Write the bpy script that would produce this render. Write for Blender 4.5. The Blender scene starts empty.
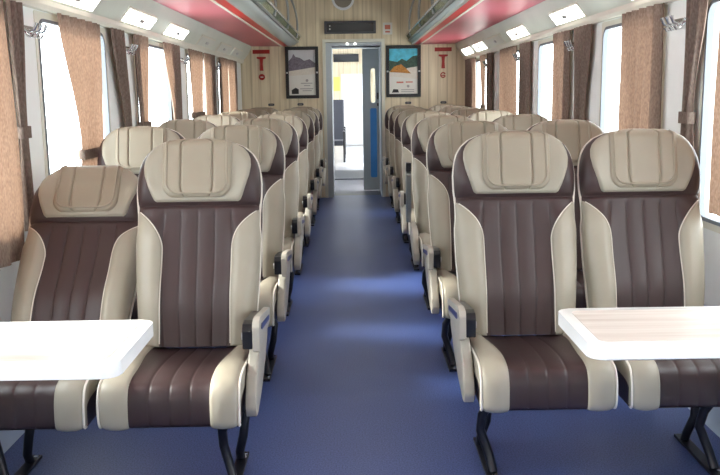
import bpy, bmesh, math, random
from mathutils import Vector, Matrix
random.seed(7)
PI = math.pi
C = bpy.context.scene.collection
S = bpy.context.scene

# ------------------------------------------------------------------ camera
F = 850.0
pitch = math.atan(144.5 / F); yaw = 6.0 / F; roll = math.radians(0.8)
cp, sp, cy, sy = math.cos(pitch), math.sin(pitch), math.cos(yaw), math.sin(yaw)
fw = Vector((sy * cp, cy * cp, -sp)); rt = Vector((cy, -sy, 0)); up = rt.cross(fw)
r2 = rt * math.cos(roll) - up * math.sin(roll); u2 = up * math.cos(roll) + rt * math.sin(roll)
cam = bpy.data.objects.new('camera', bpy.data.cameras.new('camera')); C.objects.link(cam)
m = Matrix((r2, u2, -fw)).transposed().to_4x4(); m.translation = Vector((-.03, 0, 1.36))
cam.matrix_world = m
cam.data.sensor_width = 36; cam.data.lens = 36 * F / 720; cam.data.clip_start = .05
S.camera = cam

# ------------------------------------------------------------------ light
S.view_settings.view_transform = 'Standard'; S.view_settings.look = 'None'
S.view_settings.gamma = 1; S.view_settings.use_curve_mapping = False
S.view_settings.exposure = 0.1
w = bpy.data.worlds.new('daylight'); S.world = w; w.use_nodes = True
bgn = w.node_tree.nodes['Background']
bgn.inputs[0].default_value = (.93, .97, 1, 1); bgn.inputs[1].default_value = 11.0
sun = bpy.data.objects.new('sun', bpy.data.lights.new('sun', 'SUN')); C.objects.link(sun)
sun.data.energy = 13; sun.data.angle = math.radians(11); sun.data.color = (1, .95, .86)
sun.rotation_euler = Vector((.85, -.10, -.50)).to_track_quat('-Z', 'Y').to_euler()

WX = 1.46          # inner face of the side walls
END = 11.2         # end wall
BACK = -2.4
LC = [3.83 + 1.75 * k for k in range(-3, 5)]     # hook pillars, left
RC = [3.98 + 1.75 * k for k in range(-3, 5)]
WZ0, WZ1 = .78, 1.745
def windows_of(cs):
    far = 1.24 if cs is LC else 1.17
    return [(c + .13, 3.66 if (cs is RC and 2 < c < 2.5) else 3.60 if (cs is LC and 2 < c < 2.5) else min(c + far, END - .1)) for c in cs if c + .13 < END - .5]
def portal(name, loc, rz, sx, sy_):              # light portals: only guide sampling of the sky
    l = bpy.data.lights.new(name, 'AREA'); l.shape = 'RECTANGLE'; l.size = sx; l.size_y = sy_
    l.cycles.is_portal = True
    o = bpy.data.objects.new(name, l); C.objects.link(o); o.location = loc
    o.rotation_euler = (PI / 2, 0, rz)
for side, cs in ((-1, LC), (1, RC)):
    for a, b in windows_of(cs):
        portal('window_daylight', (side * (WX + .07), (a + b) / 2, (WZ0 + WZ1) / 2), -side * PI / 2 + PI, b - a, WZ1 - WZ0)

# ------------------------------------------------------------------ materials
def mat(name, col, rough=.5, metal=0, bump=0, bscale=200, var=0, vscale=8, spec=.5, coat=0, emis=None, estr=0, stretch=None):
    m = bpy.data.materials.new(name); m.use_nodes = True
    nt = m.node_tree; n = nt.nodes; p = n['Principled BSDF']
    p.inputs['Base Color'].default_value = (*col, 1); p.inputs['Roughness'].default_value = rough
    p.inputs['Metallic'].default_value = metal; p.inputs['Specular IOR Level'].default_value = spec
    p.inputs['Coat Weight'].default_value = coat
    tc = n.new('ShaderNodeTexCoord'); mp = n.new('ShaderNodeMapping')
    nt.links.new(tc.outputs['Object'], mp.inputs[0])
    if stretch: mp.inputs['Scale'].default_value = stretch
    if var or True:
        nz = n.new('ShaderNodeTexNoise'); nz.inputs['Scale'].default_value = vscale; nz.inputs['Detail'].default_value = 4
        nt.links.new(mp.outputs[0], nz.inputs[0])
        rp = n.new('ShaderNodeValToRGB'); v = max(var, .02)
        rp.color_ramp.elements[0].position = .3; rp.color_ramp.elements[1].position = .7
        rp.color_ramp.elements[0].color = (*[c * (1 - v) for c in col], 1)
        rp.color_ramp.elements[1].color = (*[min(1, c * (1 + v)) for c in col], 1)
        nt.links.new(nz.outputs[0], rp.inputs[0]); nt.links.new(rp.outputs[0], p.inputs['Base Color'])
    if bump:
        nb = n.new('ShaderNodeTexNoise'); nb.inputs['Scale'].default_value = bscale; nb.inputs['Detail'].default_value = 2
        nt.links.new(mp.outputs[0], nb.inputs[0])
        bm_ = n.new('ShaderNodeBump'); bm_.inputs['Strength'].default_value = bump; bm_.inputs['Distance'].default_value = .002
        nt.links.new(nb.outputs[0], bm_.inputs['Height']); nt.links.new(bm_.outputs[0], p.inputs['Normal'])
    if emis:
        p.inputs['Emission Color'].default_value = (*emis, 1); p.inputs['Emission Strength'].default_value = estr
    return m
def s2l(r, g, b):
    f = lambda c: ((c / 255 + .055) / 1.055) ** 2.4 if c > 10 else c / 255 / 12.92
    return (f(r), f(g), f(b))

M = {}
M['cream'] = mat('cream_leather', s2l(158, 151, 135), .45, bump=.15, bscale=350, var=.04)
M['pillow'] = mat('cream_pillow_leather', s2l(151, 141, 123), .45, bump=.15, bscale=350, var=.04)
M['brown'] = mat('brown_leather', s2l(60, 44, 43), .5, bump=.15, bscale=350, var=.06)
M['dbrown'] = mat('dark_brown_leather', s2l(50, 34, 34), .45, bump=.15, bscale=350, var=.06)
M['piping'] = mat('pale_piping', s2l(222, 216, 204), .4)
M['shell'] = mat('grey_beige_shell', s2l(150, 142, 130), .5)
M['armp'] = mat('cream_plastic', s2l(168, 163, 152), .4, var=.03)
M['silver'] = mat('silver_plastic', s2l(196, 196, 196), .3, metal=.3)
M['slot'] = mat('blue_slot', s2l(50, 60, 110), .4)
M['black'] = mat('black_plastic', s2l(22, 22, 26), .3)
M['leg'] = mat('black_steel', s2l(24, 25, 34), .35, metal=.3)
M['chrome'] = mat('chrome', s2l(225, 228, 230), .15, metal=1)
M['lip'] = mat('pale_metal_lip', s2l(205, 212, 206), .3, metal=.4)
M['alu'] = mat('brushed_metal', s2l(150, 155, 152), .3, metal=.9)
M['table'] = mat('white_laminate', s2l(245, 246, 244), .25, coat=.3)
M['wall'] = mat('pale_wall_panel', s2l(244, 247, 243), .45, var=.02)
M['lowwall'] = mat('pale_blue_wall_panel', s2l(190, 205, 222), .45, var=.03)
M['cove'] = mat('grey_green_cove_panel', s2l(214, 220, 206), .3, var=.05, vscale=3)
M['rail'] = mat('cream_rail', s2l(226, 224, 208), .4)
M['gasket'] = mat('grey_rubber', s2l(112, 118, 124), .6)
M['pink'] = mat('rose_pink_panel', s2l(196, 88, 104), .35, var=.04, vscale=3)
M['red'] = mat('red_strip', s2l(214, 40, 44), .3)
M['signred'] = mat('sign_red', s2l(170, 44, 36), .5)
M['ceil'] = mat('ceiling_panel', s2l(215, 210, 195), .5)
M['steel'] = mat('grey_painted_steel', s2l(182, 190, 195), .4, var=.03)
M['darksteel'] = mat('dark_grey_steel', s2l(70, 72, 78), .5, var=.1)
M['vfloor'] = mat('grey_vestibule_floor', s2l(84, 84, 92), .5, var=.1, vscale=12)
M['nfloor'] = mat('pale_shiny_floor', s2l(200, 200, 205), .2)
M['white'] = mat('white_paint', s2l(236, 238, 240), .5)
M['cable'] = mat('pale_curtain_tie', s2l(205, 196, 182), .7)
M['yellow'] = mat('yellow_notice', s2l(240, 215, 110), .6)
M['bluegloss'] = mat('blue_door_panel', s2l(70, 150, 225), .3)
M['paper'] = mat('poster_paper', s2l(228, 226, 218), .6)
M['psky'] = mat('poster_sky', s2l(90, 190, 215), .6, var=.3, vscale=14)
M['phill'] = mat('poster_green_hill', s2l(60, 85, 72), .6, var=.35, vscale=40)
M['psand'] = mat('poster_orange_roof', s2l(190, 130, 60), .6, var=.3, vscale=50)
M['pgsky'] = mat('poster_grey_sky', s2l(205, 205, 208), .6, var=.05)
M['pghill'] = mat('poster_grey_rock', s2l(120, 112, 122), .6, var=.3, vscale=50)
M['psnow'] = mat('poster_pale_sand', s2l(225, 218, 205), .6, var=.06, vscale=40)
M['ptext'] = mat('poster_grey_print', s2l(165, 160, 158), .6)
M['ptextred'] = mat('poster_red_print', s2l(205, 120, 100), .6)
M['lamp'] = mat('glowing_diffuser', (1, 1, 1), .5, emis=(1, .98, .92), estr=7)  # emission shared by door lights, sun-painted cove plates and added fill lamps
M['lampoff'] = mat('unlit_lamp_diffuser', s2l(215, 218, 208), .3)
M['ledoff'] = mat('dark_display', s2l(40, 42, 44), .25)
M['greyseat'] = mat('grey_seat_fabric', s2l(60, 62, 70), .8)

def floor_mat():
    m = mat('blue_speckled_floor', s2l(62, 76, 128), .42, bump=.25, bscale=260)
    nt = m.node_tree; n = nt.nodes; p = n['Principled BSDF']
    tc = n.new('ShaderNodeTexCoord')
    a = n.new('ShaderNodeTexNoise'); a.inputs['Scale'].default_value = 170; a.inputs['Detail'].default_value = 3
    b = n.new('ShaderNodeTexNoise'); b.inputs['Scale'].default_value = 1.6; b.inputs['Detail'].default_value = 3
    nt.links.new(tc.outputs['Object'], a.inputs[0]); nt.links.new(tc.outputs['Object'], b.inputs[0])
    r1 = n.new('ShaderNodeValToRGB'); r1.color_ramp.elements[0].position = .35; r1.color_ramp.elements[1].position = .68
    r1.color_ramp.elements[0].color = (*s2l(44, 62, 112), 1); r1.color_ramp.elements[1].color = (*s2l(82, 102, 160), 1)
    nt.links.new(a.outputs[0], r1.inputs[0])
    r2_ = n.new('ShaderNodeValToRGB'); r2_.color_ramp.elements[0].position = .35; r2_.color_ramp.elements[1].position = .7
    r2_.color_ramp.elements[0].color = (.85, .85, .9, 1); r2_.color_ramp.elements[1].color = (1.1, 1.08, 1.05, 1)
    nt.links.new(b.outputs[0], r2_.inputs[0])
    mx = n.new('ShaderNodeMix'); mx.data_type = 'RGBA'; mx.blend_type = 'MULTIPLY'; mx.inputs[0].default_value = 1
    nt.links.new(r1.outputs[0], mx.inputs[6]); nt.links.new(r2_.outputs[0], mx.inputs[7])
    nt.links.new(mx.outputs[2], p.inputs['Base Color'])
    return m
M['floor'] = floor_mat()

def veneer():                                     # wood veneer in vertical boards
    m = mat('pale_wood_veneer', s2l(206, 192, 162), .45, bump=0)
    nt = m.node_tree; n = nt.nodes; p = n['Principled BSDF']
    tc = n.new('ShaderNodeTexCoord'); mp = n.new('ShaderNodeMapping'); mp.inputs['Scale'].default_value = (26, 26, 1.2)
    nz = n.new('ShaderNodeTexNoise'); nz.inputs['Scale'].default_value = 1; nz.inputs['Detail'].default_value = 3
    nt.links.new(tc.outputs['Object'], mp.inputs[0]); nt.links.new(mp.outputs[0], nz.inputs[0])
    rp = n.new('ShaderNodeValToRGB'); rp.color_ramp.elements[0].position = .3; rp.color_ramp.elements[1].position = .7
    rp.color_ramp.elements[0].color = (*s2l(212, 196, 164), 1); rp.color_ramp.elements[1].color = (*s2l(240, 226, 196), 1)
    nt.links.new(nz.outputs[0], rp.inputs[0])
    wv = n.new('ShaderNodeTexWave'); wv.wave_type = 'BANDS'; wv.bands_direction = 'X'; wv.inputs['Scale'].default_value = 2.6
    nt.links.new(tc.outputs['Object'], wv.inputs[0])
    r3 = n.new('ShaderNodeValToRGB'); r3.color_ramp.elements[0].position = 0; r3.color_ramp.elements[1].position = .08
    r3.color_ramp.elements[0].color = (.8, .78, .74, 1); r3.color_ramp.elements[1].color = (1, 1, 1, 1)
    nt.links.new(wv.outputs[0], r3.inputs[0])
    mx = n.new('ShaderNodeMix'); mx.data_type = 'RGBA'; mx.blend_type = 'MULTIPLY'; mx.inputs[0].default_value = 1
    nt.links.new(rp.outputs[0], mx.inputs[6]); nt.links.new(r3.outputs[0], mx.inputs[7])
    nt.links.new(mx.outputs[2], p.inputs['Base Color'])
    return m
M['veneer'] = veneer()

def table_wood():
    m = mat('bleached_wood_laminate', s2l(222, 214, 204), .3)
    nt = m.node_tree; n = nt.nodes; p = n['Principled BSDF']
    tc = n.new('ShaderNodeTexCoord'); mp = n.new('ShaderNodeMapping'); mp.inputs['Scale'].default_value = (1.5, 30, 10)
    nz = n.new('ShaderNodeTexNoise'); nz.inputs['Scale'].default_value = 1; nz.inputs['Detail'].default_value = 5
    nt.links.new(tc.outputs['Object'], mp.inputs[0]); nt.links.new(mp.outputs[0], nz.inputs[0])
    rp = n.new('ShaderNodeValToRGB'); rp.color_ramp.elements[0].position = .3; rp.color_ramp.elements[1].position = .7
    rp.color_ramp.elements[0].color = (*s2l(205, 194, 182), 1); rp.color_ramp.elements[1].color = (*s2l(232, 226, 218), 1)
    nt.links.new(nz.outputs[0], rp.inputs[0]); nt.links.new(rp.outputs[0], p.inputs['Base Color'])
    return m
M['twood'] = table_wood()

def curtain_mat():
    m = bpy.data.materials.new('taupe_curtain_cloth'); m.use_nodes = True
    nt = m.node_tree; n = nt.nodes; n.clear()
    out = n.new('ShaderNodeOutputMaterial'); d = n.new('ShaderNodeBsdfDiffuse'); t = n.new('ShaderNodeBsdfTranslucent')
    mix = n.new('ShaderNodeMixShader'); mix.inputs[0].default_value = .18
    tc = n.new('ShaderNodeTexCoord'); mp = n.new('ShaderNodeMapping'); mp.inputs['Scale'].default_value = (150, 150, 60)
    nz = n.new('ShaderNodeTexNoise'); nz.inputs['Scale'].default_value = 1; nz.inputs['Detail'].default_value = 3
    nt.links.new(tc.outputs['Object'], mp.inputs[0]); nt.links.new(mp.outputs[0], nz.inputs[0])
    rp = n.new('ShaderNodeValToRGB'); rp.color_ramp.elements[0].position = .3; rp.color_ramp.elements[1].position = .7
    rp.color_ramp.elements[0].color = (*s2l(108, 94, 86), 1); rp.color_ramp.elements[1].color = (*s2l(146, 131, 120), 1)
    nt.links.new(nz.outputs[0], rp.inputs[0])
    nt.links.new(rp.outputs[0], d.inputs[0])
    t.inputs[0].default_value = (*s2l(150, 118, 96), 1)
    nt.links.new(d.outputs[0], mix.inputs[1]); nt.links.new(t.outputs[0], mix.inputs[2]); nt.links.new(mix.outputs[0], out.inputs[0])
    return m
M['curtain'] = curtain_mat()

def glass_mat(name, tint, refl=.06):
    m = bpy.data.materials.new(name); m.use_nodes = True
    nt = m.node_tree; n = nt.nodes; n.clear()
    out = n.new('ShaderNodeOutputMaterial'); t = n.new('ShaderNodeBsdfTransparent'); g = n.new('ShaderNodeBsdfGlossy')
    t.inputs[0].default_value = (*tint, 1); g.inputs['Roughness'].default_value = .02
    mix = n.new('ShaderNodeMixShader'); mix.inputs[0].default_value = refl
    nt.links.new(t.outputs[0], mix.inputs[1]); nt.links.new(g.outputs[0], mix.inputs[2]); nt.links.new(mix.outputs[0], out.inputs[0])
    return m
M['glass'] = glass_mat('window_glass', (.95, .97, .97))
M['rackglass'] = glass_mat('green_tinted_rack_glass', (.62, .72, .68), .15)

# ------------------------------------------------------------------ helpers
def link(name, me, parent=None):
    o = bpy.data.objects.new(name, me); C.objects.link(o)
    if parent: o.parent = parent
    return o
def obj(name, bm, material, parent=None, smooth=False, bevel=0, angle=None):
    if bevel:
        bmesh.ops.bevel(bm, geom=[e for e in bm.edges], offset=bevel, segments=2, affect='EDGES', profile=.7, clamp_overlap=True)
    bmesh.ops.recalc_face_normals(bm, faces=bm.faces)
    me = bpy.data.meshes.new(name); bm.to_mesh(me); bm.free()
    me.materials.append(M[material] if isinstance(material, str) else material)
    if smooth:
        for p in me.polygons: p.use_smooth = True
        if angle is not None:
            me.set_sharp_from_angle(angle=math.radians(angle))
    return link(name, me, parent)
def tag(o, label=None, cat=None, group=None, kind=None):
    if label: o['label'] = label
    if cat: o['category'] = cat
    if group: o['group'] = group
    if kind: o['kind'] = kind
    return o
def struct(name, bm, material, **k):
    o = obj(name, bm, material, **k); o['kind'] = 'structure'; return o
def thing(name, label, cat, loc=(0, 0, 0), group=None):
    o = bpy.data.objects.new(name, None); C.objects.link(o); o.location = loc
    return tag(o, label, cat, group)
def B(): return bmesh.new()
def box(bm, x0, x1, y0, y1, z0, z1):
    v = [bm.verts.new((x, y, z)) for x in (x0, x1) for y in (y0, y1) for z in (z0, z1)]
    for f in ((0, 1, 3, 2), (4, 6, 7, 5), (0, 4, 5, 1), (2, 3, 7, 6), (0, 2, 6, 4), (1, 5, 7, 3)):
        bm.faces.new([v[i] for i in f])
    return bm
def prism(bm, pts, axis, a, b):
    """polygon pts (2D) extruded along axis ('x','y','z') from a to b"""
    def P(p, t):
        return {'x': (t, p[0], p[1]), 'y': (p[0], t, p[1]), 'z': (p[0], p[1], t)}[axis]
    v0 = [bm.verts.new(P(p, a)) for p in pts]; v1 = [bm.verts.new(P(p, b)) for p in pts]
    n = len(pts); bm.faces.new(v0); bm.faces.new(v1[::-1])
    for i in range(n): bm.faces.new((v0[i], v0[(i + 1) % n], v1[(i + 1) % n], v1[i]))
    return bm
def tube(bm, pts, r, n=8, closed=False, caps=True):
    pts = [Vector(p) for p in pts]; rings = []; N = len(pts); prev = None
    for i, p in enumerate(pts):
        a = pts[i - 1] if (i > 0 or closed) else p; b = pts[(i + 1) % N] if (i < N - 1 or closed) else p
        t = (b - a).normalized()
        if prev is None:
            ref = Vector((0, 0, 1)) if abs(t.z) < .9 else Vector((1, 0, 0)); u = t.cross(ref).normalized()
        else:
            u = (prev - t * prev.dot(t)).normalized()
        prev = u; v = t.cross(u); rr = r[i] if isinstance(r, (list, tuple)) else r
        rings.append([bm.verts.new(p + (u * math.cos(2 * PI * k / n) + v * math.sin(2 * PI * k / n)) * rr) for k in range(n)])
    for i in range(N - (0 if closed else 1)):
        A, D = rings[i], rings[(i + 1) % N]
        for k in range(n): bm.faces.new((A[k], A[(k + 1) % n], D[(k + 1) % n], D[k]))
    if caps and not closed: bm.faces.new(rings[0][::-1]); bm.faces.new(rings[-1])
    return bm
def rrect(cx, cz, hx, hz, r, n=5):
    pts = []
    for (sx, sz, a0) in ((1, 1, 0), (-1, 1, 90), (-1, -1, 180), (1, -1, 270)):
        for i in range(n + 1):
            a = math.radians(a0 + 90 * i / n)
            pts.append((cx + sx * (hx - r) + r * math.cos(a), cz + sz * (hz - r) + r * math.sin(a)))
    return pts
def disc_pts(cx, cz, r, n=20): return [(cx + r * math.cos(2 * PI * i / n), cz + r * math.sin(2 * PI * i / n)) for i in range(n)]
def ring_prism(bm, outer, inner, axis, a, b):
    def P(p, t): return {'x': (t, p[0], p[1]), 'y': (p[0], t, p[1]), 'z': (p[0], p[1], t)}[axis]
    n = len(outer)
    oa = [bm.verts.new(P(p, a)) for p in outer]; ob = [bm.verts.new(P(p, b)) for p in outer]
    ia = [bm.verts.new(P(p, a)) for p in inner]; ib = [bm.verts.new(P(p, b)) for p in inner]
    for i in range(n):
        j = (i + 1) % n
        bm.faces.new((oa[i], oa[j], ob[j], ob[i])); bm.faces.new((ia[i], ib[i], ib[j], ia[j]))
        bm.faces.new((oa[i], ia[i], ia[j], oa[j])); bm.faces.new((ob[i], ob[j], ib[j], ib[i]))
    return bm
def lerp(a, b, t): return a + (b - a) * t
def interp(tab, x):
    if x <= tab[0][0]: return tab[0][1]
    for (x0, y0), (x1, y1) in zip(tab, tab[1:]):
        if x <= x1: return lerp(y0, y1, (x - x0) / (x1 - x0))
    return tab[-1][1]
def sstep(a, b, x):
    t = max(0, min(1, (x - a) / (b - a))); return t * t * (3 - 2 * t)

# ------------------------------------------------------------------ the setting
CZ = 2.75
struct('floor', box(B(), -WX - .1, WX + .1, BACK, END + .2, -.05, 0), 'floor')
def side_wall(side, cs, name):
    bm = B(); a, b = sorted((side * WX, side * (WX + .09)))
    box(bm, a, b, BACK, END + .1, .45, WZ0); box(bm, a, b, BACK, END + .1, WZ1, CZ)
    y = BACK
    for (w0, w1) in windows_of(cs):
        if w0 > y: box(bm, a, b, y, w0, WZ0, WZ1)
        y = w1
    box(bm, a, b, y, END + .1, WZ0, WZ1)
    struct(name, bm, 'wall')
side_wall(-1, LC, 'wall_left'); side_wall(1, RC, 'wall_right')
for side, nm in ((-1, 'left'), (1, 'right')):
    a, b = sorted((side * WX, side * (WX + .09)))
    struct('wall_lower_' + nm, box(B(), a, b, BACK, END + .1, 0, .45), 'lowwall')
    a, b = sorted((side * (WX - .001), side * (WX - .085)))
    bm = B(); prism(bm, [(side * (WX - .001), 0), (side * (WX - .06), 0), (side * (WX - .06), .16), (side * (WX - .03), .2), (side * (WX - .001), .2)], 'y', BACK, END)
    struct('baseboard_' + nm, bm, 'lowwall')
# windows: gasket frame and pane
wn = 0
for side, cs in ((-1, LC), (1, RC)):
    for (w0, w1) in windows_of(cs):
        wn += 1
        cyy, czz = (w0 + w1) / 2, (WZ0 + WZ1) / 2; hy, hz = (w1 - w0) / 2, (WZ1 - WZ0) / 2
        bm = B(); n = 6
        outer = rrect(cyy, czz, hy + .004, hz + .004, .012, n); inner = rrect(cyy, czz, hy - .03, hz - .03, .07, n)
        xa, xb = sorted((side * (WX - .004), side * (WX + .03)))
        ring_prism(bm, outer, inner, 'x', xa, xb)
        fr = struct('window_%d' % wn, bm, 'rail')
        bm = B()
        ring_prism(bm, rrect(cyy, czz, hy - .026, hz - .026, .074, n), rrect(cyy, czz, hy - .042, hz - .042, .062, n), 'x', *sorted((side * (WX - .008), side * (WX + .02))))
        obj('gasket', bm, 'gasket', fr)
        bm = B(); prism(bm, rrect(cyy, czz, hy - .03, hz - .03, .07, n), 'x', *sorted((side * (WX + .035), side * (WX + .041))))
        obj('pane', bm, 'glass', fr)
# ceiling
bm = B(); prism(bm, [(-WX, 2.55), (-1.0, CZ - .03), (-.5, CZ), (.5, CZ), (1.0, CZ - .03), (WX, 2.55), (WX, 2.85), (-WX, 2.85)], 'y', BACK, END + .1)
struct('ceiling', bm, 'ceil')
struct('wall_back', box(B(), -WX - .09, WX + .09, BACK - .08, BACK, 0, CZ + .1), 'veneer')
# end wall with doorway
DX0, DX1, DZ = -.395, .395, 2.04
bm = B()
box(bm, -WX, DX0, END, END + .1, 0, CZ); box(bm, DX1, WX, END, END + .1, 0, CZ); box(bm, DX0, DX1, END, END + .1, DZ, CZ)
struct('wall_end', bm, 'veneer')
# window rail (pelmet) and cove
for side, nm in ((-1, 'left'), (1, 'right')):
    s = side
    bm = B(); prism(bm, [(s * WX, 1.755), (s * (WX - .035), 1.755), (s * (WX - .045), 1.775), (s * (WX - .045), 1.80), (s * WX, 1.81)], 'y', BACK, END)
    struct('trim_rail_' + nm, bm, 'rail')
    bm = B(); prism(bm, [(s * WX, 1.81), (s * 1.415, 1.80), (s * 1.365, 1.86), (s * 1.325, 1.93), (s * 1.31, 1.975), (s * 1.34, 1.99), (s * WX, 1.99)], 'y', BACK, END)
    struct('trim_cove_' + nm, bm, 'cove', smooth=True, angle=50)

# end wall door: cream trim, grey portal, sliding leaf, window, blue panel
bm = B()
T = .035
box(bm, DX0 - .005, DX0 + T, END - .02, END + .12, 0, DZ + .005); box(bm, DX1 - T, DX1 + .005, END - .02, END + .12, 0, DZ + .005)
box(bm, DX0 + T, DX1 - T, END - .02, END + .12, DZ - T, DZ + .005)
dr = struct('door_1', bm, 'rail')
bm = B()
box(bm, -.36, -.29, END + .0, 12.02, 0.0, 2.0); box(bm, .345, .36, END + .0, 12.02, 0.0, 2.0)
box(bm, -.29, .345, END + .0, 12.02, 1.965, 2.0)
obj('door_portal', bm, 'steel', dr)
bm = B()
x0, x1 = .118, .344
ring_prism(bm, rrect((x0 + x1) / 2, .985, (x1 - x0) / 2, .975, .003), rrect(.262, 1.46, .032, .235, .03), 'y', 11.93, 11.965)
lf = obj('door_leaf', bm, 'steel', dr)
bm = B(); prism(bm, rrect(.262, 1.46, .031, .234, .03), 'y', 11.945, 11.95); obj('pane', bm, 'glass', lf)
bm = B(); prism(bm, rrect(.265, .67, .045, .48, .02), 'y', 11.922, 11.9295); obj('lower_panel', bm, 'bluegloss', lf)
bm = B(); box(bm, .318, .336, 11.90, 11.9295, 1.27, 1.36); box(bm, .318, .336, 11.90, 11.9295, 1.18, 1.22); obj('lock', bm, 'black', lf, bevel=.003)
bm = B(); prism(bm, [(-.29, .0), (.12, .0), (.12, .0), ], 'y', 1, 1.01) if False else box(bm, -.288, .343, 11.4, 11.42, 1.952, 1.964)
obj('door_track', bm, 'darksteel', dr)
bm = B()
for xx in (-.08, .02):
    prism(bm, disc_pts(xx, 1.985 - .0, .012, 12), 'y', END - .012, END - .001)
obj('door_lamp', bm, 'lamp', dr)
# vestibule + gangway + next car
struct('floor_vestibule', box(B(), -1.2, 1.2, END + .2, 13.5, -.05, 0), 'vfloor')
struct('floor_gangway', box(B(), -.6, .6, 13.5, 15.0, -.05, .02), 'darksteel')
struct('floor_next_car', box(B(), -WX, WX, 15.0, 22.6, -.05, 0), 'nfloor')
bm = B()
for s in (-1, 1):
    a, b = sorted((s * 1.2, s * 1.26))
    box(bm, a, b, END + .1, 13.5, 0, .7); box(bm, a, b, END + .1, 13.5, 1.9, 2.5); box(bm, a, b, END + .1, 11.9, .7, 1.9); box(bm, a, b, 12.9, 13.5, .7, 1.9)
box(bm, -1.2, -.34, 13.5, 13.58, 0, 2.5); box(bm, .40, 1.2, 13.5, 13.58, 0, 2.5); box(bm, -.34, .40, 13.5, 13.58, 2.12, 2.5)
struct('wall_vestibule', bm, 'white')
bm = B(); box(bm, -.6, -.5, 13.58, 14.9, 0, 2.3); box(bm, .5, .6, 13.58, 14.9, 0, 2.3); box(bm, -.6, .6, 13.58, 14.9, 2.2, 2.3)
struct('wall_gangway', bm, 'white')
struct('ceiling_vestibule', box(B(), -1.26, 1.26, END + .1, 13.58, 2.5, 2.55), 'white')
bm = B()
box(bm, -WX, -.42, 14.92, 15.0, 0, 2.6); box(bm, .42, WX, 14.92, 15.0, 0, 2.6); box(bm, -.42, .42, 14.92, 15.0, 2.15, 2.6)
for s in (-1, 1):
    a, b = sorted((s * WX, s * (WX + .06)))
    box(bm, a, b, 15, 22.6, 0, .8); box(bm, a, b, 15, 22.6, 1.8, 2.6)
    for yy in (15, 17.3, 19.6, 21.4): box(bm, a, b, yy, yy + 1.2, .8, 1.8)
struct('wall_next_car', bm, 'white')
struct('ceiling_next_car', box(B(), -WX, WX, 14.92, 22.7, 2.6, 2.65), 'white')
bm = B(); box(bm, -WX, WX, 22.6, 22.68, 0, 2.6)
struct('wall_next_car_end', bm, 'veneer')
bm = B(); box(bm, -.30, .34, 22.56, 22.6, .01, 1.85)
d2 = struct('door_2', bm, 'white', bevel=.004)
bm = B(); box(bm, -.50, .16, 22.54, 22.6, 2.16, 2.36)
tag(obj('destination_display', bm, 'ledoff', bevel=.005), 'dark display panel high on the far wall of the next carriage', 'display panel')
bm = B(); box(bm, -.50, -.34, 22.58, 22.6, 1.42, 1.78)
tag(obj('notice', bm, 'yellow'), 'small yellow notice seen far through the open doorway', 'notice')
bm = B(); box(bm, -.27, .12, 13.46, 13.5, 2.13, 2.19)
tag(obj('sign_plate', bm, mat('blue_sign', s2l(70, 80, 160), .5, var=.5, vscale=60)), 'narrow blue and white sign over the inner doorway', 'sign')
for k in range(3):
    y = 17.2 + 1.1 * k
    t = thing('grey_seat', ['grey seat nearest the doorway in the next carriage', 'grey seat midway along the next carriage', 'furthest grey seat in the next carriage'][k], 'seat', (-.46, y, 0), 'seats in the next carriage')
    bm = B(); prism(bm, [(.1, .42), (.18, .42), (.34, 1.18), (.27, 1.22)], 'x', -.24, .24); obj('backrest', bm, 'greyseat', t, bevel=.015)
    bm = B(); box(bm, -.24, .24, -.38, .12, .34, .44); obj('seat', bm, 'greyseat', t, bevel=.015)
    bm = B(); tube(bm, [(.26, .1, .6), (.26, -.25, .6), (.26, -.3, .45), (.26, -.2, .0)], .02); obj('leg', bm, 'black', t)

# ------------------------------------------------------------------ luggage racks
def rack(side, nm):
    s = side
    t = thing('luggage_rack', 'overhead luggage rack with pink underside above the %s side seats' % nm, 'luggage rack', (0, 0, 0), 'overhead luggage racks')
    a = .935 if s < 0 else .865
    bm = B(); prism(bm, [(s * 1.309, 1.97), (s * a, 1.965), (s * a, 1.99), (s * 1.309, 1.995)], 'y', BACK, END - .002)
    obj('underside_panel', bm, 'pink', t)
    bm = B(); prism(bm, [(s * a, 1.961), (s * (a - .022), 1.961), (s * (a - .022), 1.99), (s * a, 1.99)], 'y', BACK, END - .002)
    obj('trim_strip', bm, 'rail', t)
    b = a - .022; c = b - .075
    bm = B(); prism(bm, [(s * b, 1.965), (s * c, 1.969), (s * c, 1.985), (s * b, 1.99)], 'y', BACK, END - .002)
    obj('red_strip', bm, 'red', t)
    bm = B(); prism(bm, [(s * c, 1.963), (s * (c - .03), 1.966), (s * .745, 1.985), (s * .725, 2.005), (s * .73, 2.02), (s * .77, 2.0), (s * c, 1.99)], 'y', BACK, END - .002)
    obj('front_edge', bm, 'lip', t, smooth=True, angle=50)
    bm = B(); tube(bm, [(s * .715, BACK, 2.02), (s * .715, END - .003, 2.02)], .015, 10); obj('rail', bm, 'alu', t, smooth=True, angle=60)
    bm = B(); tube(bm, [(s * .675, BACK, 2.085), (s * .675, END - .003, 2.085)], .013, 10); obj('rail', bm, 'chrome', t, smooth=True, angle=60)
    bm = B(); prism(bm, [(s * .708, 2.033), (s * .682, 2.075), (s * .686, 2.077), (s * .712, 2.035)], 'y', BACK, END - .003); obj('glass_strip', bm, 'rackglass', t)
    for k in range(9):
        y = END - .55 - 1.5 * k
        if y < BACK: break
        bm = B(); pts = []
        for i in range(13):
            a = i / 12
            pts.append((s * (.695 - .05 * math.sin(a * PI * .7) + .22 * a * a), y, 2.035 + .66 * a))
        tube(bm, pts, .013, 8); obj('bracket', bm, 'alu', t, smooth=True, angle=60)
    return t
rack(-1, 'left'); rack(1, 'right')

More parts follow.
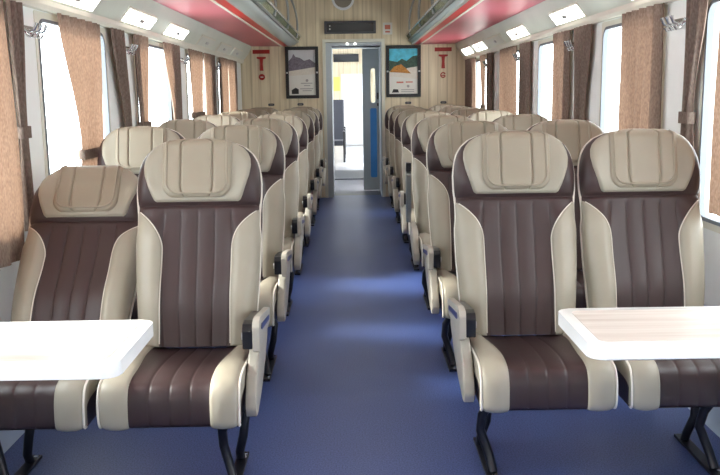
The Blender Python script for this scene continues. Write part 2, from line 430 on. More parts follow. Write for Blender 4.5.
# lamp panels on the coves; emission paints sunlight on the bright plates
def cove_light(side, y, sunbright, label, L=.74):
    s = side
    t = thing('lamp_panel', label, 'lamp panel', (s * 1.385, y, 1.845), 'lamp panels along the coves')
    d = Vector((-s * .052, 0, .062)).normalized(); nrm = Vector((-s * .766, 0, -.643))
    def q(bm, y0, y1, a0, a1, n0, n1):
        v = [bm.verts.new(Vector((0, yy, 0)) + d * aa + nrm * nn) for yy in (y0, y1) for aa in (a0, a1) for nn in (n0, n1)]
        for f in ((0, 1, 3, 2), (4, 6, 7, 5), (0, 4, 5, 1), (2, 3, 7, 6), (0, 2, 6, 4), (1, 5, 7, 3)): bm.faces.new([v[i] for i in f])
        return bm
    obj('housing', q(B(), -L / 2, L / 2, -.055, .06, -.012, .010), 'rail', t, bevel=.003)
    obj('diffuser', q(B(), -L / 2 + .02, L / 2 - .02, -.040, .045, .0105, .015), 'lamp' if sunbright else 'lampoff', t, bevel=.002)
    bm = q(B(), -.05, .05, -.01, .015, .0155, .028); obj('switch', bm, 'silver', t, bevel=.003)
for i, (y, sunbright) in enumerate(((4.3, 1), (5.6, 1), (6.75, 1), (8.1, 0), (9.2, 0), (10.2, 0))):
    cove_light(-1, y, sunbright, ('sunbright' if sunbright else 'unlit') + ' lamp panel on the left cove, number %s along from the camera' % ['one', 'two', 'three', 'four', 'five', 'six'][i])
for i, (y, sunbright) in enumerate(((4.1, 1), (5.7, 1), (7.35, 1), (8.45, 0), (9.5, 1), (10.5, 1))):
    cove_light(1, y, sunbright, ('sunbright' if sunbright else 'unlit') + ' lamp panel on the right cove, number %s along from the camera' % ['one', 'two', 'three', 'four', 'five', 'six'][i])

# added ceiling lamps, unseen above the frame, for interior fill light
for k in range(5):
    y = -1.2 + 2.6 * k
    t = thing('added_ceiling_lamp', 'added unseen fill lamp over the aisle above the frame, %s from the end wall' % ['fifth', 'fourth', 'third', 'second', 'first'][k], 'ceiling lamp', (0, y, CZ), 'added fill lamps over the aisle')
    bm = B(); box(bm, -.14, .14, -.6, .6, -.03, 0); obj('housing', bm, 'white', t, bevel=.004)
    bm = B(); box(bm, -.12, .12, -.58, .58, -.045, -.0305); obj('diffuser', bm, 'lamp', t, bevel=.003)

# ------------------------------------------------------------------ curtains
def curtain(side, y0, y1, label, tie=None, z0=.80, folds=5, ztie=1.22, xoff=0, band=True):
    """hangs from the rail; tie=(y position, half width) gathers it at ztie"""
    s = side
    nz, ny = 40, folds * 12
    yc, hw = (y0 + y1) / 2, (y1 - y0) / 2
    t = thing('curtain', label, 'curtain', (s * (WX - .035 - xoff), yc, 1.755), 'taupe window curtains')
    ztop = 0
    bm = B(); grid = []
    for j in range(nz + 1):
        z = -(1.755 - z0) * j / nz; za = z + 1.755
        if tie:
            ty, th = tie
            if za > ztie: g = sstep(1.76, ztie, za) ** .9 if False else (1 - sstep(ztie, 1.76, za))
            else: g = 1 - .55 * sstep(ztie, ztie - .35, za) if False else 1 - .5 * (1 - sstep(ztie - .35, ztie, za))
            c = lerp(0, ty - yc, g); h = lerp(hw, th, g)
        else: c, h = 0, hw
        row = []
        for i in range(ny + 1):
            a = i / ny
            amp = (.016 if tie else .024) * (.6 + .4 * math.sin(3 * a + j * .02)) * (1 if not tie else lerp(1, .75, g))
            x = amp * math.sin(2 * PI * folds * a + .5 * math.sin(j * .09 + a * 7)) - s * 0
            if tie: x -= s * .02 * 0
            row.append(bm.verts.new((x, c + h * (2 * a - 1) + .006 * math.sin(j * .15 + a * 11), z)))
        grid.append(row)
    for j in range(nz):
        for i in range(ny): bm.faces.new((grid[j][i], grid[j][i + 1], grid[j + 1][i + 1], grid[j + 1][i]))
    obj('cloth', bm, 'curtain', t, smooth=True)
    if tie and band:
        bm = B(); ty, th = tie; zb = ztie - 1.755
        ring_prism(bm, rrect(0, ty - yc, .020, th + .010, .018, 4), rrect(0, ty - yc, .017, th + .007, .016, 4), 'z', zb - .06, zb - .01)
        obj('tie_band', bm, 'curtain', t)
    return t
curtain(-1, 2.85, 3.50, 'leftmost curtain, broad and sunlit, beside the reclined window seat', tie=(3.24, .31), z0=.70, folds=6, ztie=.95, xoff=.012, band=False)
curtain(-1, 3.56, 3.74, 'narrow tied curtain between leftmost curtain and nearest left coat hook', tie=(3.64, .045), folds=3, ztie=1.25)
curtain(-1, 4.17, 4.86, 'broad tan curtain hanging mid-window on the left wall', tie=(4.60, .20), z0=.80, folds=6, ztie=1.1)
curtain(-1, 5.08, 5.38, 'narrow curtain just before the second left coat hook', tie=(5.36, .08), folds=4, ztie=1.12)
curtain(-1, 5.60, 6.00, 'dark curtain just past the second left coat hook', tie=(5.78, .11), folds=5, ztie=1.2)
curtain(-1, 6.46, 7.08, 'curtain just before the third left coat hook', tie=(6.90, .16), folds=6, ztie=1.15)
curtain(-1, 7.44, 8.16, 'sunlit curtain just past the third left coat hook', tie=(7.80, .26), folds=7)
curtain(-1, 8.22, 8.86, 'sunlit curtain just before the fourth left coat hook', folds=7)
curtain(-1, 9.18, 9.75, 'sunlit curtain just past the fourth left coat hook', folds=6)
curtain(-1, 9.80, 10.5, 'last left curtain next to the end wall', folds=6)
curtain(1, 2.85, 3.42, 'rightmost curtain at the frame edge beside the front window seat', tie=(3.18, .24), z0=.86, folds=6, ztie=1.0, xoff=.01, band=False)
curtain(1, 3.56, 3.78, 'narrow tied curtain between rightmost curtain and double coat hook', tie=(3.72, .05), folds=3, ztie=1.27)
curtain(1, 4.07, 4.66, 'broad dark curtain just past the large right coat hook', folds=6)
curtain(1, 5.27, 5.66, 'curtain just before the second right coat hook', tie=(5.50, .11), folds=5, ztie=1.15)
curtain(1, 5.80, 6.22, 'curtain just past the second right coat hook', folds=5)
curtain(1, 7.08, 7.45, 'curtain just before the third right coat hook', folds=5)
curtain(1, 7.67, 8.45, 'broad curtain just past the third right coat hook', folds=8)
curtain(1, 9.0, 9.25, 'curtain just before the fourth right coat hook', folds=3)
curtain(1, 9.44, 9.78, 'curtain just past the fourth right coat hook', tie=(9.54, .08), folds=4)
curtain(1, 10.2, 11.0, 'last right curtain next to the end wall', folds=7)
# behind the camera, where the same windows go on
for side, cs in ((-1, LC[:3]), (1, RC[:3])):
    pass

# coat hooks
def coat_hook(side, y, label):
    s = side
    t = thing('coat_hook', label, 'coat hook', (s * WX, y, 1.655), 'coat hooks on the window pillars')
    bm = B(); prism(bm, rrect(0, 0, .085, .016, .01), 'x', *sorted((0, -s * .01))); obj('plate', bm, 'chrome', t, smooth=True, angle=40)
    for dy in (-.06, 0, .06):
        bm = B()
        tube(bm, [(-s * .008, dy, .0), (-s * .035, dy, -.012), (-s * .055, dy + .004, -.004), (-s * .065, dy + .008, .025)], [.006, .006, .006, .009], 8)
        tube(bm, [(-s * .008, dy, -.005), (-s * .025, dy, -.03), (-s * .04, dy, -.035), (-s * .05, dy, -.02)], [.005, .005, .005, .008], 8)
        obj('hook', bm, 'chrome', t, smooth=True, angle=60)
for i, (yl, yr) in enumerate(((3.86, 3.93), (5.50, 5.73), (7.26, 7.56), (8.98, 9.32))):
    w_ = ['nearest', 'second', 'third', 'fourth'][i]
    coat_hook(-1, yl, 'chrome coat hook on the left wall, %s from the camera' % w_)
    coat_hook(1, yr, 'chrome coat hook on the right wall, %s from the camera' % w_)

# ------------------------------------------------------------------ end wall fittings
def poster(x0, x1, z0, z1, kind, label):
    t = thing('framed_poster', label, 'poster', ((x0 + x1) / 2, END, (z0 + z1) / 2), 'framed posters on the end wall')
    hx, hz = (x1 - x0) / 2, (z1 - z0) / 2
    bm = B(); ring_prism(bm, rrect(0, 0, hx, hz, .008), rrect(0, 0, hx - .042, hz - .042, .002), 'y', -.03, -.001); obj('frame', bm, 'black', t)
    bm = B(); box(bm, -hx + .041, hx - .041, -.012, -.0015, -hz + .041, hz - .041); pp = obj('print', bm, 'paper', t)
    X = hx - .043; Z = hz - .043
    def flat(name, pts, m, d): obj(name, prism(B(), pts, 'y', -d - .0006, -d), m, pp)
    if kind == 'g':
        flat('picture_sky', [(-X, .12), (X, .12), (X, Z), (-X, Z)], 'pgsky', .0122)
        flat('picture_rocks', [(-X, .02), (X, .07), (X, .12), (.10, .17), (.03, .15), (-.03, .19), (-.08, .20), (-.11, .24), (-.13, .19), (-X, .15)], 'pghill', .0132)
        flat('picture_sand', [(-X, -.04), (X, -.02), (X, .07), (-X, .02)], 'psnow', .0142)
        for (a, b, c, d) in ((-.02, .13, -.14, -.13), (0.02, .10, -.17, -.16), (-.03, .14, -.21, -.2), (.0, .12, -.235, -.225)): flat('print_line', [(a, c), (b, c), (b, d), (a, d)], 'ptext', .0125)
        flat('print_emblem', disc_pts(.06, -.10, .018, 14), 'ptext', .0125)
        flat('picture_inset', [(-.14, -.27), (-.05, -.27), (-.05, -.21), (-.09, -.19), (-.14, -.22)], 'black', .0125)
    else:
        flat('picture_sky', [(-X, .05), (X, .05), (X, Z), (-X, Z)], 'psky', .0122)
        flat('picture_hills', [(-X, .0), (X, .0), (X, .20), (.12, .19), (.04, .13), (-.02, .16), (-.08, .12), (-X, .14)], 'phill', .0132)
        flat('picture_sand', [(-X, -.02), (-.02, -.02), (.05, .04), (X, .06), (X, -.10), (-X, -.06)], 'psnow', .0142)
        flat('picture_roofs', [(-X, -.01), (-.12, .06), (-.03, .09), (.03, .04), (.10, -.03), (.0, -.02)], 'psand', .0152)
        for (a, b, c, d) in ((-.09, .0, -.15, -.13), (.03, .12, -.145, -.13)): flat('print_line', [(a, c), (b, c), (b, d), (a, d)], 'ptextred', .0125)
        flat('print_emblem', disc_pts(.06, -.19, .018, 14), 'ptext', .0125)
        for (a, b, c, d) in ((-.03, .14, -.24, -.23), (-.03, .14, -.265, -.255)): flat('print_line', [(a, c), (b, c), (b, d), (a, d)], 'ptext', .0125)
        flat('picture_inset', [(-.15, -.27), (-.06, -.27), (-.07, -.23), (-.13, -.225)], 'black', .0125)
    for s in (-1, 1):
        bm = B(); box(bm, s * (hx - .02) - .012, s * (hx - .02) + .012, -.036, -.03, -.01, .01); obj('clip', bm, 'silver', t)
    return t
poster(-.882, -.455, 1.30, 1.957, 'g', 'black framed grey landscape poster left of the doorway')
poster(.415, .865, 1.30, 1.958, 'c', 'black framed beach landscape poster right of the doorway')
def alarm(x, label, openring):
    t = thing('alarm_marking', label, 'sign', (x, END, 1.72), 'red emergency markings on the end wall')
    bm = B(); box(bm, -.11, .11, -.006, -.001, .155, .205); obj('caption_plate', bm, 'signred', t, bevel=.001)
    bm = B(); prism(bm, [(-.058, .115), (.058, .115), (.058, .095), (.022, .085), (.016, .03), (.022, -.06), (-.022, -.06), (-.016, .03), (-.022, .085), (-.058, .095)], 'y', -.02, -.001)
    obj('hammer', bm, 'signred', t)
    bm = B()
    if openring:
        pts = []
        for i in range(17):
            a = math.radians(30 + 300 * i / 16); pts.append((.03 * math.cos(a), -.006, -.145 + .03 * math.sin(a)))
        tube(bm, pts, .008, 6)
        box(bm, -.02, .03, -.008, -.001, -.155, -.143)
    else:
        prism(bm, disc_pts(0, -.14, .04, 20), 'y', -.008, -.001)
    obj('ring_symbol', bm, 'signred', t)
    if not openring:
        bm = B(); box(bm, -.018, .018, -.010, -.0085, -.146, -.134); obj('symbol_bar', bm, 'paper', t)
alarm(-1.19, 'red hammer marking with plaque and red disc left of the grey poster', False)
alarm(1.155, 'red hammer marking with plaque and open ring right of the beach poster', True)
t = thing('display_box', 'dark information display box above the doorway', 'display box', (-.04, END, 2.19))
bm = B(); ring_prism(bm, rrect(0, 0, .33, .078, .006), rrect(0, 0, .30, .055, .004), 'y', -.05, -.001); obj('housing', bm, 'darksteel', t)
bm = B(); box(bm, -.2995, .2995, -.035, -.0015, -.0545, .0545); obj('screen', bm, 'ledoff', t)
bm = B()
for dz in (-.02, .02): prism(bm, disc_pts(-.26, dz, .010, 10), 'y', -.04, -.0355)
obj('indicator', bm, 'lampoff', t)
t = thing('door_number_card', 'small white card with red print up right of the display box', 'card', (.44, END, 2.17))
bm = B(); box(bm, -.06, .06, -.006, -.001, -.075, .075); obj('card', bm, 'paper', t, bevel=.001)
bm = B(); box(bm, -.035, .035, -.008, -.0065, -.01, .045); box(bm, -.03, .03, -.008, -.0065, -.05, -.03); obj('print', bm, 'ptextred', t)
t = thing('ceiling_speaker', 'round white ringed speaker high above the doorway', 'speaker', (-.125, END, 2.55))
bm = B(); ring_prism(bm, disc_pts(0, 0, .145, 32), disc_pts(0, 0, .115, 32), 'y', -.03, -.001); obj('ring', bm, 'white', t, smooth=True, angle=40)
bm = B(); prism(bm, disc_pts(0, 0, .114, 32), 'y', -.015, -.001); obj('grille', bm, 'shell', t)
for (px, lab) in ((-1.08, 'far left'), (-.70, 'below the grey poster'), (.70, 'below the beach poster'), (1.16, 'far right')):
    t = thing('seat_number_plate', 'small dark oval plate on the end wall, %s' % lab, 'plate', (px, END, 1.225), 'small oval plates on the end wall')
    bm = B(); prism(bm, rrect(0, 0, .04, .016, .015), 'y', -.008, -.001); obj('plate', bm, 'darksteel', t)
    bm = B(); box(bm, -.02, .02, -.0095, -.0085, -.004, .004); obj('print', bm, 'shell', t)

# ------------------------------------------------------------------ seats
WT = [(0, .222), (.10, .232), (.30, .246), (.42, .249), (.47, .243), (.52, .244), (.58, .250), (.64, .251), (.69, .246), (.73, .234), (.76, .215), (.785, .185), (.80, .150), (.812, .10), (.818, .04)]
def W(v): return .968 * interp(WT, v)
VT = .818
SE = [.0, .28, .555]                               # pleat seams (as a fraction of half width)
def Fr(u, v):
    w_ = W(v); s = min(1, abs(u) / max(w_, .02))
    t = .055 + .022 * math.exp(-((v - .18) / .12) ** 2) + .022 * sstep(.50, .62, v)
    t += .028 * sstep(.45, .72, s) * (1 - sstep(.42, .56, v))
    t += .018 * sstep(.6, .85, s) * sstep(.55, .62, v) * (1 - sstep(.66, .78, v))
    e = math.sqrt(max(0, 1 - s ** 8))
    tv = math.sqrt(max(0, 1 - max(0, (v - (VT - .045)) / .046) ** 2)) if v > VT - .045 else 1
    t *= .25 + .75 * min(e, tv)
    if v < .53:
        for q in SE:
            t -= .0045 * math.exp(-((s - q) / .018) ** 2)
    t -= .012 * math.exp(-((v - .548) / .008) ** 2)
    return t
def make_back(recl, t, seatbm):
    cr, sr = math.cos(recl), math.sin(recl)
    def P(u, v, f):
        f -= .0
        return Vector((u, .055 + v * sr - f * cr, .40 + v * cr + f * sr))
    # base
    cols = [0]
    base = sorted(set([-1, -.985, -.96, -.92, -.86, -.8, -.72, -.64] + [q + d for q in (-.555, -.28, 0, .28, .555) for d in (-.04, -.018, 0, .018, .04)] + [-.42, -.14, .14, .42, .64, .72, .8, .86, .92, .96, .985, 1]))
    vs = [VT * i / 60 for i in range(50)] + [.68, .695, .71, .725, .74, .75, .76, .77, .778, .785, .792, .80, .806, .812, .816, VT]
    vs += [.540, .544, .548, .552, .556]; vs = sorted(set(round(v, 4) for v in vs))
    bm = B(); G = []
    for v in vs: G.append([bm.verts.new(P(s * W(v), v, Fr(s * W(v), v))) for s in base])
    for j in range(len(vs) - 1):
        for i in range(len(base) - 1): bm.faces.new((G[j][i], G[j][i + 1], G[j + 1][i + 1], G[j + 1][i]))
    # close back with a slightly inset plane
    bk = []
    for v in vs: bk.append([bm.verts.new(P(s * W(v) * .985, v, 0.0)) for s in (-1, 1)])
    for j in range(len(vs) - 1):
        bm.faces.new((bk[j][0], bk[j + 1][0], bk[j + 1][1], bk[j][1]))
        bm.faces.new((G[j][0], G[j + 1][0], bk[j + 1][0], bk[j][0])); bm.faces.new((G[j][-1], bk[j][1], bk[j + 1][1], G[j + 1][-1]))
    bm.faces.new([bk[0][0]] + [bk[0][1]] + G[0][::-1]); bm.faces.new([bk[-1][1], bk[-1][0]] + G[-1])
    br = obj('backrest', bm, 'brown', t, smooth=True, angle=50)
    # shell behind
    bm = B(); A1 = []; A2 = []
    for v in [VT * i / 24 for i in range(25)]:
        ww = W(v) * .97; th = .035 * min(1, math.sqrt(max(0, (VT - v) / .08)) + .1)
        A1.append([bm.verts.new(P(s * ww, v, -.001)) for s in (-1, 1)])
        A2.append([bm.verts.new(P(s * ww, v, -th * math.sqrt(max(0.04, 1 - abs(s) ** 6)))) for s in (-1, -.95, -.85, -.4, .4, .85, .95, 1)])
    for j in range(24):
        for i in range(7): bm.faces.new((A2[j][i], A2[j + 1][i], A2[j + 1][i + 1], A2[j][i + 1]))
        bm.faces.new((A1[j][0], A1[j][1], A1[j + 1][1], A1[j + 1][0]))
        bm.faces.new((A1[j][0], A1[j + 1][0], A2[j + 1][0], A2[j][0])); bm.faces.new((A1[j][1], A2[j][-1], A2[j + 1][-1], A1[j + 1][1]))
    bm.faces.new([A1[0][1], A1[0][0]] + A2[0]); bm.faces.new([A1[-1][0], A1[-1][1]] + A2[-1][::-1])
    obj('back_shell', bm, 'shell', t, smooth=True, angle=50)

    def patch(vv, lo, hi, D, seams=(), sd=.006, outer=None, puff=0, base0=0.0):
        """raised pad over the backrest between lo(v) and hi(v)"""
        bm = B(); G = []; n = 26
        ts = [0, .015, .04, .08, .14] + [.2 + .6 * i / 16 for i in range(17)] + [.86, .92, .96, .985, 1]
        for q in seams:
            c = .5 + q / (2 * hi(.7)); ts = [x for x in ts if abs(x - c) > .035] + [c + d for d in (-.035, -.02, -.01, 0, .01, .02, .035)]
        ts = sorted(ts)
        v0, v1 = vv[0], vv[-1]
        for v in vv:
            a, b = lo(v), hi(v); row = []
            tt = ts
            for x in tt:
                u = a + (b - a) * x
                du = min(u - a if outer != 'lo' else 9, b - u if outer != 'hi' else 9)
                dv = min(v - v0 + .0001, (v1 - v + .0001) if outer != 'top' else 9)
                R = .012
                k = min(1, du / R, dv / R); off = D * math.sqrt(max(0, 1 - (1 - k) ** 2))
                off += puff * max(0, math.sin(PI * min(1, max(0, x)))) ** .7 * sstep(v0, v0 + .06, v) * (1 - sstep(v1 - .05, v1, v)) if puff else 0
                for q in seams: off -= sd * math.exp(-((x - .5 - q / (2 * hi(.7))) / .013) ** 2)
                row.append(bm.verts.new(P(u, v, Fr(u, v) + base0 + off)))
            G.append(row)
        for j in range(len(vv) - 1):
            for i in range(len(ts) - 1): bm.faces.new((G[j][i], G[j][i + 1], G[j + 1][i + 1], G[j + 1][i]))
        return bm
    def vr(a, b, n):
        e = [a, a + .003, a + .007, a + .012]; f = [b - .012, b - .007, b - .003, b]
        return e + [a + .018 + (b - a - .036) * i / n for i in range(n + 1)] + f
    def inner(v): return .134 if v < .37 else .134 + .106 * ((v - .37) / .165) ** 2.1 if v < .535 else W(v)
    for s in (-1, 1):
        vv = vr(.0, .533, 36)
        if s > 0: bm = patch(vv, lambda v: min(inner(v), W(v) * 1.01 - .002), lambda v: W(v) * 1.012, .008, outer='hi')
        else: bm = patch(vv, lambda v: -W(v) * 1.012, lambda v: -min(inner(v), W(v) * 1.01 - .002), .008, outer='lo')
        obj('side_bolster', bm, 'cream', t, smooth=True)
    HT = [(.560, .158), (.566, .168), (.58, .175), (.62, .190), (.66, .203), (.70, .209), (.73, .206), (.755, .196), (.775, .178), (.79, .155), (.80, .130), (.808, .10), (.815, .055)]
    Hh = lambda v: interp(HT, v)
    vv = vr(.560, .776, 20) + [.782, .788, .794, .80, .804, .808, .812, .816]
    hb = patch(vv, lambda v: -Hh(v), Hh, .012, outer='top')
    head = obj('headrest', hb, 'cream', t, smooth=True)
    def ph(v):
        a = .134 if v > .627 else .134 - .055 + math.sqrt(max(0, .055 ** 2 - (.627 - v) ** 2))
        if v > .76: a = min(a, Hh(v) - .012)
        return a
    vv = vr(.574, .776, 20) + [.782, .788, .794, .80, .804, .808, .812]
    pb = patch(vv, lambda v: -ph(v), ph, .012, seams=(-.062, .062), sd=.010, outer='top', base0=.012)
    pil = obj('head_pillow', pb, 'pillow', head, smooth=True)
    # raised welt around pillow
    bm = B(); pts = []
    for v in [.80 - .01 * i for i in range(17)]: pts.append((-ph(max(v, .593)) * .88, v))
    vs2 = [.645 - .055 * math.sin(PI / 2 * i / 8) for i in range(1, 9)]
    pts += [(-(.118 - .05 + .05 * math.cos(PI / 2 * i / 8)), .632 - .044 * math.sin(PI / 2 * i / 8)) for i in range(1, 9)]
    pts = pts + [(-a, b) for a, b in pts[::-1]]
    tube(bm, [P(u, v, Fr(u, v) + .0245) for u, v in pts], .0048, 6)
    obj('welt', bm, 'pillow', head, smooth=True)
    # piping around the outline
    bm = B()
    vo = [.0, .05] + [.1 + .03 * i for i in range(20)] + [.71, .725, .74, .755, .77, .782, .792, .80, .808, .814]
    L = [(-W(v) * 1.004, v) for v in vo]; top = [(u, VT + .002) for u in (-.03, 0, .03)]
    pl = L + top + [(-a, b) for a, b in L[::-1]]
    tube(bm, [P(u, v, .018 + .25 * Fr(u * .5, v) * 0) for u, v in pl], .0052, 6)
    obj('piping', bm, 'piping', t, smooth=True)
    for s in (-1, 1):
        bm = B(); pts = []
        for v in [.01 + .0105 * i for i in range(50)]:
            if v > .530: break
            u = min(inner(v), W(v)); pts.append(P(s * u, v, Fr(s * u, v) + .002))
        tube(bm, pts, .0028, 5)
        obj('stitching', bm, 'piping', br, smooth=True)

# cushion profile in (y, z): from the back along the top, round the front, down
CP = [(.03, .405), (-.02, .41), (-.08, .418), (-.16, .428), (-.24, .436), (-.32, .441), (-.38, .442), (-.43, .438), (-.468, .425), (-.488, .395), (-.495, .355), (-.496, .32), (-.49, .298), (-.465, .289)]
def cprof(p):
    n = len(CP) - 1; x = p * n; i = min(int(x), n - 1); t = x - i
    p0 = CP[max(i - 1, 0)]; p1 = CP[i]; p2 = CP[i + 1]; p3 = CP[min(i + 2, n)]
    def cr(a, b, c, d): return .5 * ((2 * b) + (c - a) * t + (2 * a - 5 * b + 4 * c - d) * t * t + (3 * b - a - 3 * c + d) * t ** 3)
    y, z = cr(p0[0], p1[0], p2[0], p3[0]), cr(p0[1], p1[1], p2[1], p3[1])
    return y, z
def cnorm(p):
    a = cprof(max(0, p - .01)); b = cprof(min(1, p + .01)); dy, dz = b[0] - a[0], b[1] - a[1]; l = math.hypot(dy, dz)
    return (dz / l * 1, -dy / l)      # outward: for dy<0 -> (.., +z)
def cw(p): return .227 - .012 * (1 - sstep(0, .2, p)) - .003 * sstep(.75, 1, p)
def coff(u, p):
    s = abs(u) / cw(p)
    o = .012 * sstep(.5, .78, s) * (1 - sstep(.85, 1, p)) - .022 * (1 - math.sqrt(max(0, 1 - min(1, s) ** 12)))
    for q in (0, .29): o -= .003 * math.exp(-((s - q) / .018) ** 2)
    o -= .006 * math.exp(-((p - .30) / .015) ** 2) * (1 if s < .55 else .3) * 0
    return o
def make_cushion(t):
    def P(u, p, off):
        y, z = cprof(p); n = cnorm(p); return Vector((u, y + n[0] * off, z + n[1] * off))
    base = sorted(set([-1, -.985, -.96, -.92, -.86, -.78, -.7, -.62] + [q + d for q in (-.29, 0, .29) for d in (-.04, -.018, 0, .018, .04)] + [-.5, -.4, -.15, .15, .4, .5, .62, .7, .78, .86, .92, .96, .985, 1]))
    bm = B(); G = []; N = 44
    for j in range(N + 1):
        p = j / N; G.append([bm.verts.new(P(s * cw(p), p, coff(s * cw(p), p))) for s in base])
    for j in range(N):
        for i in range(len(base) - 1): bm.faces.new((G[j][i], G[j][i + 1], G[j + 1][i + 1], G[j + 1][i]))
    # sides and bottom
    low = []
    for j in range(N + 1):
        y = cprof(j / N)[0]; low.append([bm.verts.new((s * cw(j / N) * .97, min(max(y, -.47), .03), .287)) for s in (-1, 1)])
    for j in range(N):
        try:
            bm.faces.new((G[j][0], G[j + 1][0], low[j + 1][0], low[j][0])); bm.faces.new((G[j][-1], low[j][1], low[j + 1][1], G[j + 1][-1]))
            bm.faces.new((low[j][0], low[j + 1][0], low[j + 1][1], low[j][1]))
        except ValueError: pass
    bm.faces.new([low[0][0], low[0][1]] + G[0][::-1])
    st = obj('seat', bm, 'dbrown', t, smooth=True, angle=50)
    inner = lambda p: .158 - .026 * sstep(.12, .45, p)
    for s in (-1, 1):
        bm = B(); G = []
        ts = [0, .03, .07, .12, .2, .3, .42, .55, .68, .8, .88, .94, .97, 1]
        ps = [.0, .01, .02, .035] + [.05 + .9 * i / 36 for i in range(37)] + [.965, .98, .99, 1]
        for p in ps:
            a, b = inner(p), cw(p) * 1.01; row = []
            for x in ts:
                u = lerp(a, b, x); k = min(1, (u - a) / .012, (p + .0001) / .03, (1.0001 - p) / .02)
                row.append(bm.verts.new(P(s * u, p, coff(u, p) + .009 * (1 - .7 * sstep(.85, 1, p)) * math.sqrt(max(0, 1 - (1 - k) ** 2)) - (.02 * max(0, x - .9) / .1 if 0 else 0))))
            G.append(row)
        for j in range(len(ps) - 1):
            for i in range(len(ts) - 1):
                f = (G[j][i], G[j][i + 1], G[j + 1][i + 1], G[j + 1][i]); bm.faces.new(f)
        # outer skirt
        sk = [bm.verts.new((s * cw(p) * 1.01, min(max(cprof(p)[0], -.47), .03), max(.30, cprof(p)[1] - .06))) for p in ps]
        for j in range(len(ps) - 1):
            try: bm.faces.new((G[j][-1], sk[j], sk[j + 1], G[j + 1][-1]))
            except ValueError: pass
        obj('seat_bolster', bm, 'cream', t, smooth=True, angle=50)
    for s in (-1, 1):
        bm = B()
        tube(bm, [P(s * cw(p) * 1.005, p, coff(cw(p) * .97, p) + .004) for p in [.03 + .94 * i / 40 for i in range(41)]], .0042, 6)
        obj('piping', bm, 'piping', st, smooth=True)

def make_arm_panel(t, s, raised=False):
    """aisle side: s = direction of the aisle in seat coordinates"""
    x0, x1 = sorted((s * .234, s * .272))
    # lower guard: rounded slab slanting forward to its foot
    pts = [(.04, .50), (-.20, .50), (-.27, .475), (-.335, .42), (-.385, .36), (-.40, .315), (-.385, .285), (-.34, .28), (-.22, .325), (-.08, .39), (.03, .45)]
    bm = B(); prism(bm, pts, 'x', x0, x1); obj('side_guard', bm, 'armp', t, bevel=.011, smooth=True, angle=50)
    bm = B(); xa, xb = sorted((s * .2315, s * .2337)); prism(bm, [(y * .96, z * .97 + .012) for y, z in pts], 'x', xa, xb); obj('guard_liner', bm, 'dbrown', t)
    if not raised:
        # armrest: silver outer plate with slot, black block in front
        p2 = [(.04, .56), (-.27, .605), (-.315, .60), (-.33, .58), (-.335, .50), (-.30, .487), (-.27, .51), (.0, .502), (.045, .51)]
        xa, xb = sorted((s * .257, s * .282))
        bm = B(); prism(bm, p2, 'x', xa, xb); a = obj('armrest', bm, 'armp', t, bevel=.006, smooth=True, angle=50)
        xa, xb = sorted((s * .2825, s * .2845))
        bm = B(); prism(bm, [(-.02, .545), (-.26, .578), (-.28, .565), (-.26, .555), (-.02, .528)], 'x', xa, xb); obj('slot', bm, 'slot', a)
        xa, xb = sorted((s * .222, s * .2565))
        bm = B(); prism(bm, [(-.02, .56), (-.26, .59), (-.31, .588), (-.325, .57), (-.325, .503), (-.26, .505), (-.02, .51)], 'x', xa, xb); obj('arm_block', bm, 'black', t, bevel=.005, smooth=True, angle=50)
        bm = B(); prism(bm, disc_pts(-.27, .535, .013, 12), 'x', *sorted((s * .213, s * .2245))); obj('recline_button', bm, 'silver', t)
    else:
        xa, xb = sorted((s * .262, s * .296))
        bm = B(); prism(bm, [(-.02, .50), (.03, .50), (.045, .82), (.035, .84), (-.015, .84), (-.03, .82)], 'x', xa, xb); a = obj('armrest', bm, 'alu', t, bevel=.006, smooth=True, angle=50)
        bm = B(); prism(bm, [(-.03, .842), (.045, .842), (.045, .90), (-.03, .90)], 'x', xa, xb); obj('arm_block', bm, 'black', t, bevel=.005)
def make_plain_arm(t, s):
    x = s * .2445
    bm = B(); prism(bm, [(.05, .50), (-.27, .535), (-.31, .525), (-.315, .50), (-.28, .485), (.05, .455)], 'x', x - .011, x + .011); obj('armrest', bm, 'armp', t, bevel=.008, smooth=True, angle=50)
    bm = B(); prism(bm, [(.07, .30), (.07, .50), (.0, .47), (-.02, .30)], 'x', x - .008, x + .008); obj('arm_hinge', bm, 'black', t, bevel=.003)
def make_leg(t, x, bolts=False):
    f = obj('leg', tube(tube(B(), [(x + .012, -.34, .285), (x - .028, -.33, .22), (x - .03, -.30, .15), (x, -.33, .06), (x + .008, -.36, .012)], .017, 10),
            [(x, -.36, .006), (x, -.06, .006)], .006, 6), 'leg', t, smooth=True, angle=60)
    obj('leg', tube(B(), [(x - .012, -.10, .285), (x + .028, -.12, .20), (x + .018, -.14, .12), (x, -.12, .05), (x, -.10, .012)], .017, 10), 'leg', t, smooth=True, angle=60)
    bm = B(); box(bm, x - .018, x + .024, -.42, -.04, 0, .012); fp = obj('floor_plate', bm, 'leg', t, bevel=.002)
    for y in (-.39, -.07):
        bm = B(); prism(bm, disc_pts(x + .012, y, .009, 8), 'z', .0122, .020); obj('bolt', bm, 'chrome', fp)
    bm = B(); box(bm, -.20, .20, -.36, -.02, .262, .286); fr = obj('seat_frame', bm, 'black', t, bevel=.004)
    if bolts:
        for u, z in ((.125, .276), (.105, .268)):
            bm = B(); prism(bm, disc_pts(u, z, .009, 10), 'y', -.372, -.3605); obj('bolt', bm, 'chrome', fr)

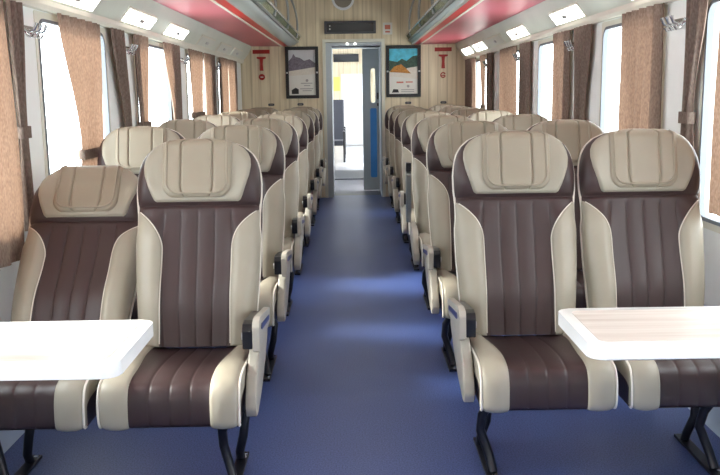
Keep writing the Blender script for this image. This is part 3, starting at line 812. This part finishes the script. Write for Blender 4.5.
def make_seat(side, aisle, recl, raised=False):
    """side -1 left block, +1 right block; s points to the aisle"""
    s = -side
    t = bpy.data.objects.new('train_seat', None); C.objects.link(t)
    make_cushion(t); make_back(math.radians(recl), t, None)
    if aisle:
        make_arm_panel(t, s, raised); make_plain_arm(t, -s); make_leg(t, s * .17)
    else:
        make_plain_arm(t, -s); make_leg(t, -s * .12, side < 0)
    return t
def copy_tree(o, parent=None):
    c = o.copy(); C.objects.link(c)
    if parent: c.parent = parent
    for ch in list(o.children): copy_tree(ch, c)
    return c
protos = {}
def get_seat(side, aisle, recl, raised=False):
    k = (side, aisle, recl, raised)
    if k not in protos: protos[k] = make_seat(*k); return protos[k]
    return copy_tree(protos[k])
ORD = ['front', 'second', 'third', 'fourth', 'fifth', 'sixth', 'rearmost']
YL, YR, PY = 3.12, 3.22, 1.212
reclL = [(19, 40), (15, 15), (15, 15), (15, 15), (15, 15), (15, 15), (15, 15)]
reclR = [(15, 15), (15, 15), (15, 15), (15, 15), (15, 15), (15, 15), (15, 15)]
for i in range(7):
    for side, y0, rc, nm in ((-1, YL, reclL, 'left'), (1, YR, reclR, 'right')):
        for aisle in (True, False):
            rcl = rc[i][0 if aisle else 1]
            raised = (side == 1 and aisle and i == 2)
            o = get_seat(side, aisle, rcl, raised)
            xc = (.638 if aisle else 1.140) if side < 0 else (.617 if aisle else 1.124)
            o.location = (side * xc, y0 + PY * i, 0)
            lab = 'cream and brown leather %s seat, %s row on the %s' % ('aisle' if aisle else 'window', ORD[i], nm)
            if i == 0 and side < 0 and not aisle: lab = 'most reclined cream and brown window seat, behind the left table'
            if raised: lab = 'cream and brown aisle seat with raised armrest, third row on the right'
            tag(o, lab, 'train seat', 'cream and brown train seats')

# ------------------------------------------------------------------ tables
def table(side, xin, y0, y1, ztop, label):
    s = side; t = thing('folding_table', label, 'table', (s * (WX - .002), (y0 + y1) / 2, 0), 'white tables at the front seats')
    L = WX - .002 - xin; hy = (y1 - y0) / 2
    def outl(ins, r):
        a = -s * (L - ins); pts = []
        q = [(a, -hy + ins), (a, hy - ins)]
        for (cx_, cy_, a0) in ((L - ins - r, hy - ins - r, 0), (L - ins - r, -hy + ins + r, 270)):
            arc = []
            for k in range(7):
                an = math.radians((0 if cy_ > 0 else -90) + 90 * k / 6)
                arc.append((-s * (cx_ + r * math.cos(an)), cy_ + r * math.sin(an)))
            pts.append(arc)
        p = pts[1] + pts[0]
        return [(-s * ins * .2, -hy + ins)] + p + [(-s * ins * .2, hy - ins)]
    bm = B(); prism(bm, outl(0, .04), 'z', ztop - .04, ztop)
    tp = obj('tabletop', bm, 'table', t, bevel=.006, smooth=True, angle=40)
    bm = B(); prism(bm, outl(.035, .025), 'z', ztop + .0005, ztop + .0015)
    obj('wood_inlay', bm, 'twood', tp)
    bm = B(); prism(bm, [(0, ztop - .30), (-s * .02, ztop - .30), (-s * .45, ztop - .06), (-s * .45, ztop - .0405), (0, ztop - .0405)], 'y', -.015, .015)
    obj('wall_bracket', bm, 'alu', t)
    return t
table(-1, .628, 2.05, 2.475, .70, 'white table at the left with blown-bright top, before the left front seats')
table(1, .58, 2.12, 2.51, .705, 'white rimmed table with pale wood top, before the right front seats')
